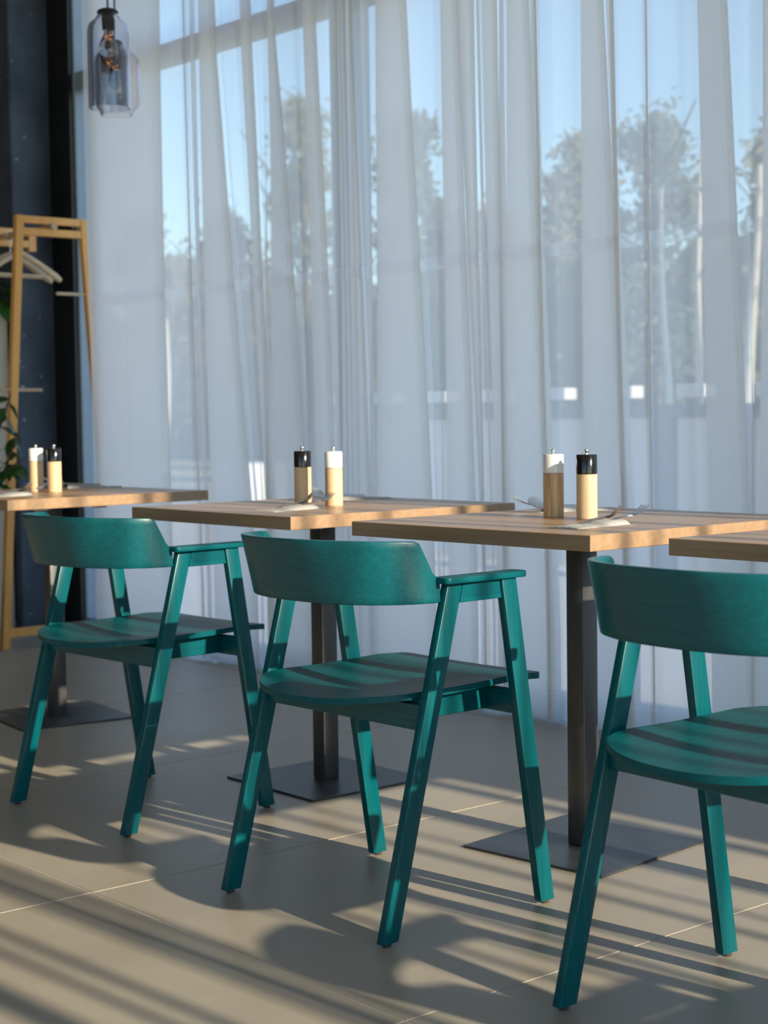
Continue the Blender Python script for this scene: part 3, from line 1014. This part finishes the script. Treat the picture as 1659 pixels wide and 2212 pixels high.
# ------------------------------------------------------------------ outdoors
struct(new_obj('ground', box(-70, 40, YN + 0.1, 60, -0.30, -0.16), 'ground'))
struct(new_obj('ground_south', box(-40, 40, -40, YS - 0.16, -0.30, -0.16), 'paving'))
struct(new_obj('ground_east', box(XR + 0.16, 40, YS - 0.16, YN + 0.1, -0.30, -0.16), 'ground'))
struct(new_obj('terrace', box(-10.4, 6, YN + 0.12, 8.3, -0.30, -0.06), 'deck'))
fence = thing('terrace_fence', 'white panelled terrace fence with a slate top rail beyond the curtain', 'fence', (0, 8.0, 0))
new_obj('top_rail', box(-10.2, 2.0, -0.04, 0.04, 0.955, 1.035, 0.004, 1), 'dark_rail', fence)
pan = box(0, 0.37, -0.012, 0.012, 0.03, 0.955, 0.003, 1)
pan.materials.append(M['white_panel'])
pst = box(-0.09, 0.09, -0.03, 0.03, -0.06, 0.955, 0.003, 1)
pst.materials.append(M['dark_rail'])
cap_ = box(-0.11, 0.11, -0.06, 0.06, 1.075, 1.155, 0.006, 1)
cap_.materials.append(M['white_panel'])
x = -10.08
k = 0
while x < 1.8:
    for me, nm, px in ((pst, 'post', x - 0.1025), (pan, 'panel', x)):
        o = bpy.data.objects.new(nm, me)
        C.objects.link(o)
        o.parent = fence
        o.location = (px, 0, 0)
    l = bpy.data.objects.new('box_light', cap_)
    C.objects.link(l)
    l.parent = fence
    l.location = (x + 0.14, 0, 0)
    new_obj('bracket', box(x + 0.12, x + 0.16, -0.015, 0.015, 1.034, 1.076), 'dark_rail', fence)
    x += 0.575
wb = tag(new_obj('concrete_bench', box(-16.95, -16.2, 11.6, 12.2, -0.16, 0.44, 0.03, 2), 'white_panel'), 'blocky white concrete bench on the ground far outside, left of centre', 'bench')

def foliage(cx, cy, z0, z1, rx, n, size, seed, shape='crown'):
    r = random.Random(seed)
    verts, faces = [], []
    blobs = []
    for k in range(46):
        a = r.uniform(0, 6.28)
        u = r.uniform(0, 1) ** 0.8
        zc = z0 + (z1 - z0) * u
        rr_ = rx * (1.0 - 0.72 * u) * r.uniform(0.2, 0.9)
        blobs.append((cx + rr_ * math.cos(a), cy + rr_ * math.sin(a) * 0.7, zc, rx * r.uniform(0.18, 0.40) * (1 - 0.35 * u)))
    for k in range(n):
        bx, by, bz, br = r.choice(blobs)
        d = Vector((r.gauss(0, 1), r.gauss(0, 1), r.gauss(0, 1))).normalized() * br * abs(r.gauss(0, 0.62))
        c = Vector((bx, by, bz)) + d
        a = Vector((r.gauss(0, 1), r.gauss(0, 1), r.gauss(0, 1))).normalized()
        b = a.orthogonal().normalized()
        s = size * r.uniform(0.6, 1.3)
        o_ = len(verts)
        verts += [c - a * s, c + b * s * 0.45, c + a * s, c - b * s * 0.45]
        faces.append((o_, o_ + 1, o_ + 2, o_ + 3))
    me = bpy.data.meshes.new('mesh')
    me.from_pydata([tuple(v) for v in verts], [], faces)
    me.update()
    return me
def tree(x, y, h, rx, kind, label, seed, n=2600):
    r = random.Random(seed)
    t = thing('tree', label, 'tree', (x, y, -0.16), 0, 'trees beyond the terrace')
    new_obj('trunk', tube([(0, 0, 0), (0.1, 0, h * 0.4), (0.05, 0.05, h * 0.85)], [0.16, 0.11, 0.03], 10), 'bark', t)
    for k in range(6):
        a = k * 1.05 + r.random()
        z = h * (0.3 + 0.09 * k)
        new_obj('branch', tube([(0.08, 0, z), (rx * 0.4 * math.cos(a), rx * 0.4 * math.sin(a), z + h * 0.10), (rx * 0.75 * math.cos(a), rx * 0.75 * math.sin(a), z + h * 0.2)], [0.05, 0.03, 0.012], 6), 'bark', t)
    f = new_obj('foliage', foliage(0, 0, h * 0.22, h * 0.95, rx, n, 0.085, seed), FOL[kind], t)
    f['kind'] = 'stuff'
trees = [(-18.8, 22, 6.5, 2.0, 1, 'bushy dark green tree beyond the fence behind the birch trunks'),
         (-17.2, 18.45, 5.4, 1.35, 0, 'olive green tree beyond the fence, second to the left of the birch trunks'),
         (-22.9, 22.2, 5.2, 1.5, 2, 'lower brown-leaved tree beyond the fence near the middle of the curtain'),
         (-20.5, 18.0, 6.25, 1.3, 1, 'tall slim dark tree right of the window column'),
         (-28.6, 22, 8.4, 1.8, 0, 'tallest olive tree, left of the window column'),
         (-31.4, 22, 6.0, 1.7, 2, 'brown bare-looking tree at the left of the window view'),
         (-34.9, 22, 6.2, 2.0, 2, 'brown tree at the far left of the window view, behind the pendant lamps'),
         (-13.3, 18.2, 4.9, 1.2, 0, 'olive tree at the far right of the window view'),
         (-39.5, 22, 7.0, 2.0, 1, 'dark green tree beyond the left end of the curtain')]
for i, a in enumerate(trees):
    tree(*a, seed=40 + i, n=9000)
def birch(x, y, h, lean, rad, label, seed):
    r = random.Random(seed)
    t = thing('birch_tree', label, 'tree', (x, y, -0.16), 0, 'birch trunks beyond the fence')
    path = [(lean * u + 0.06 * math.sin(u * 5 + seed), 0.05 * math.sin(u * 4), h * u) for u in [i / 8 for i in range(9)]]
    new_obj('trunk', tube(path, [rad * (1 - 0.6 * i / 8) for i in range(9)], 10), 'birch', t)
    for k in range(4):
        i = 6 + k % 2
        p = path[i]
        a = r.uniform(0, 6.28)
        new_obj('branch', tube([p, (p[0] + 0.4 * math.cos(a), p[1] + 0.4 * math.sin(a), p[2] + 0.5)], [0.012, 0.004], 6), 'bark', t)
birch(-13.47, 16, 3.9, 0.0, 0.050, 'slender white birch trunk, leftmost of the three beyond the fence', 1)
birch(-12.95, 16, 4.3, 0.05, 0.055, 'straight white birch trunk between the other two beyond the fence', 2)
birch(-12.25, 16, 4.0, 0.18, 0.085, 'thick leaning white birch trunk at the right edge beyond the fence', 3)
birch(-29.5, 19, 3.2, 0.2, 0.08, 'pale birch trunk far outside behind the left of the curtain', 4)
r = random.Random(99)
verts, faces = [], []
for k in range(42000):
    x = r.uniform(-48, -9)
    hmax = 4.3 + 1.0 * math.sin(x * 0.6) + 0.7 * math.sin(x * 1.7 + 1)
    c = Vector((x, 27.2 + r.uniform(-1.4, 1.4), -0.16 + hmax * r.random() ** 1.1))
    a = Vector((r.gauss(0, 1), r.gauss(0, 1), r.gauss(0, 1))).normalized()
    b = a.orthogonal().normalized()
    s = 0.22 * r.uniform(0.6, 1.3)
    o_ = len(verts)
    verts += [c - a * s, c + b * s * 0.5, c + a * s, c - b * s * 0.5]
    faces.append((o_, o_ + 1, o_ + 2, o_ + 3))
me = bpy.data.meshes.new('mesh')
me.from_pydata([tuple(v) for v in verts], [], faces)
me.update()
hb = new_obj('undergrowth', me, FOL[0])
tag(hb, 'dense brownish green undergrowth along the edge of the wood outside', 'undergrowth', None, 'stuff')
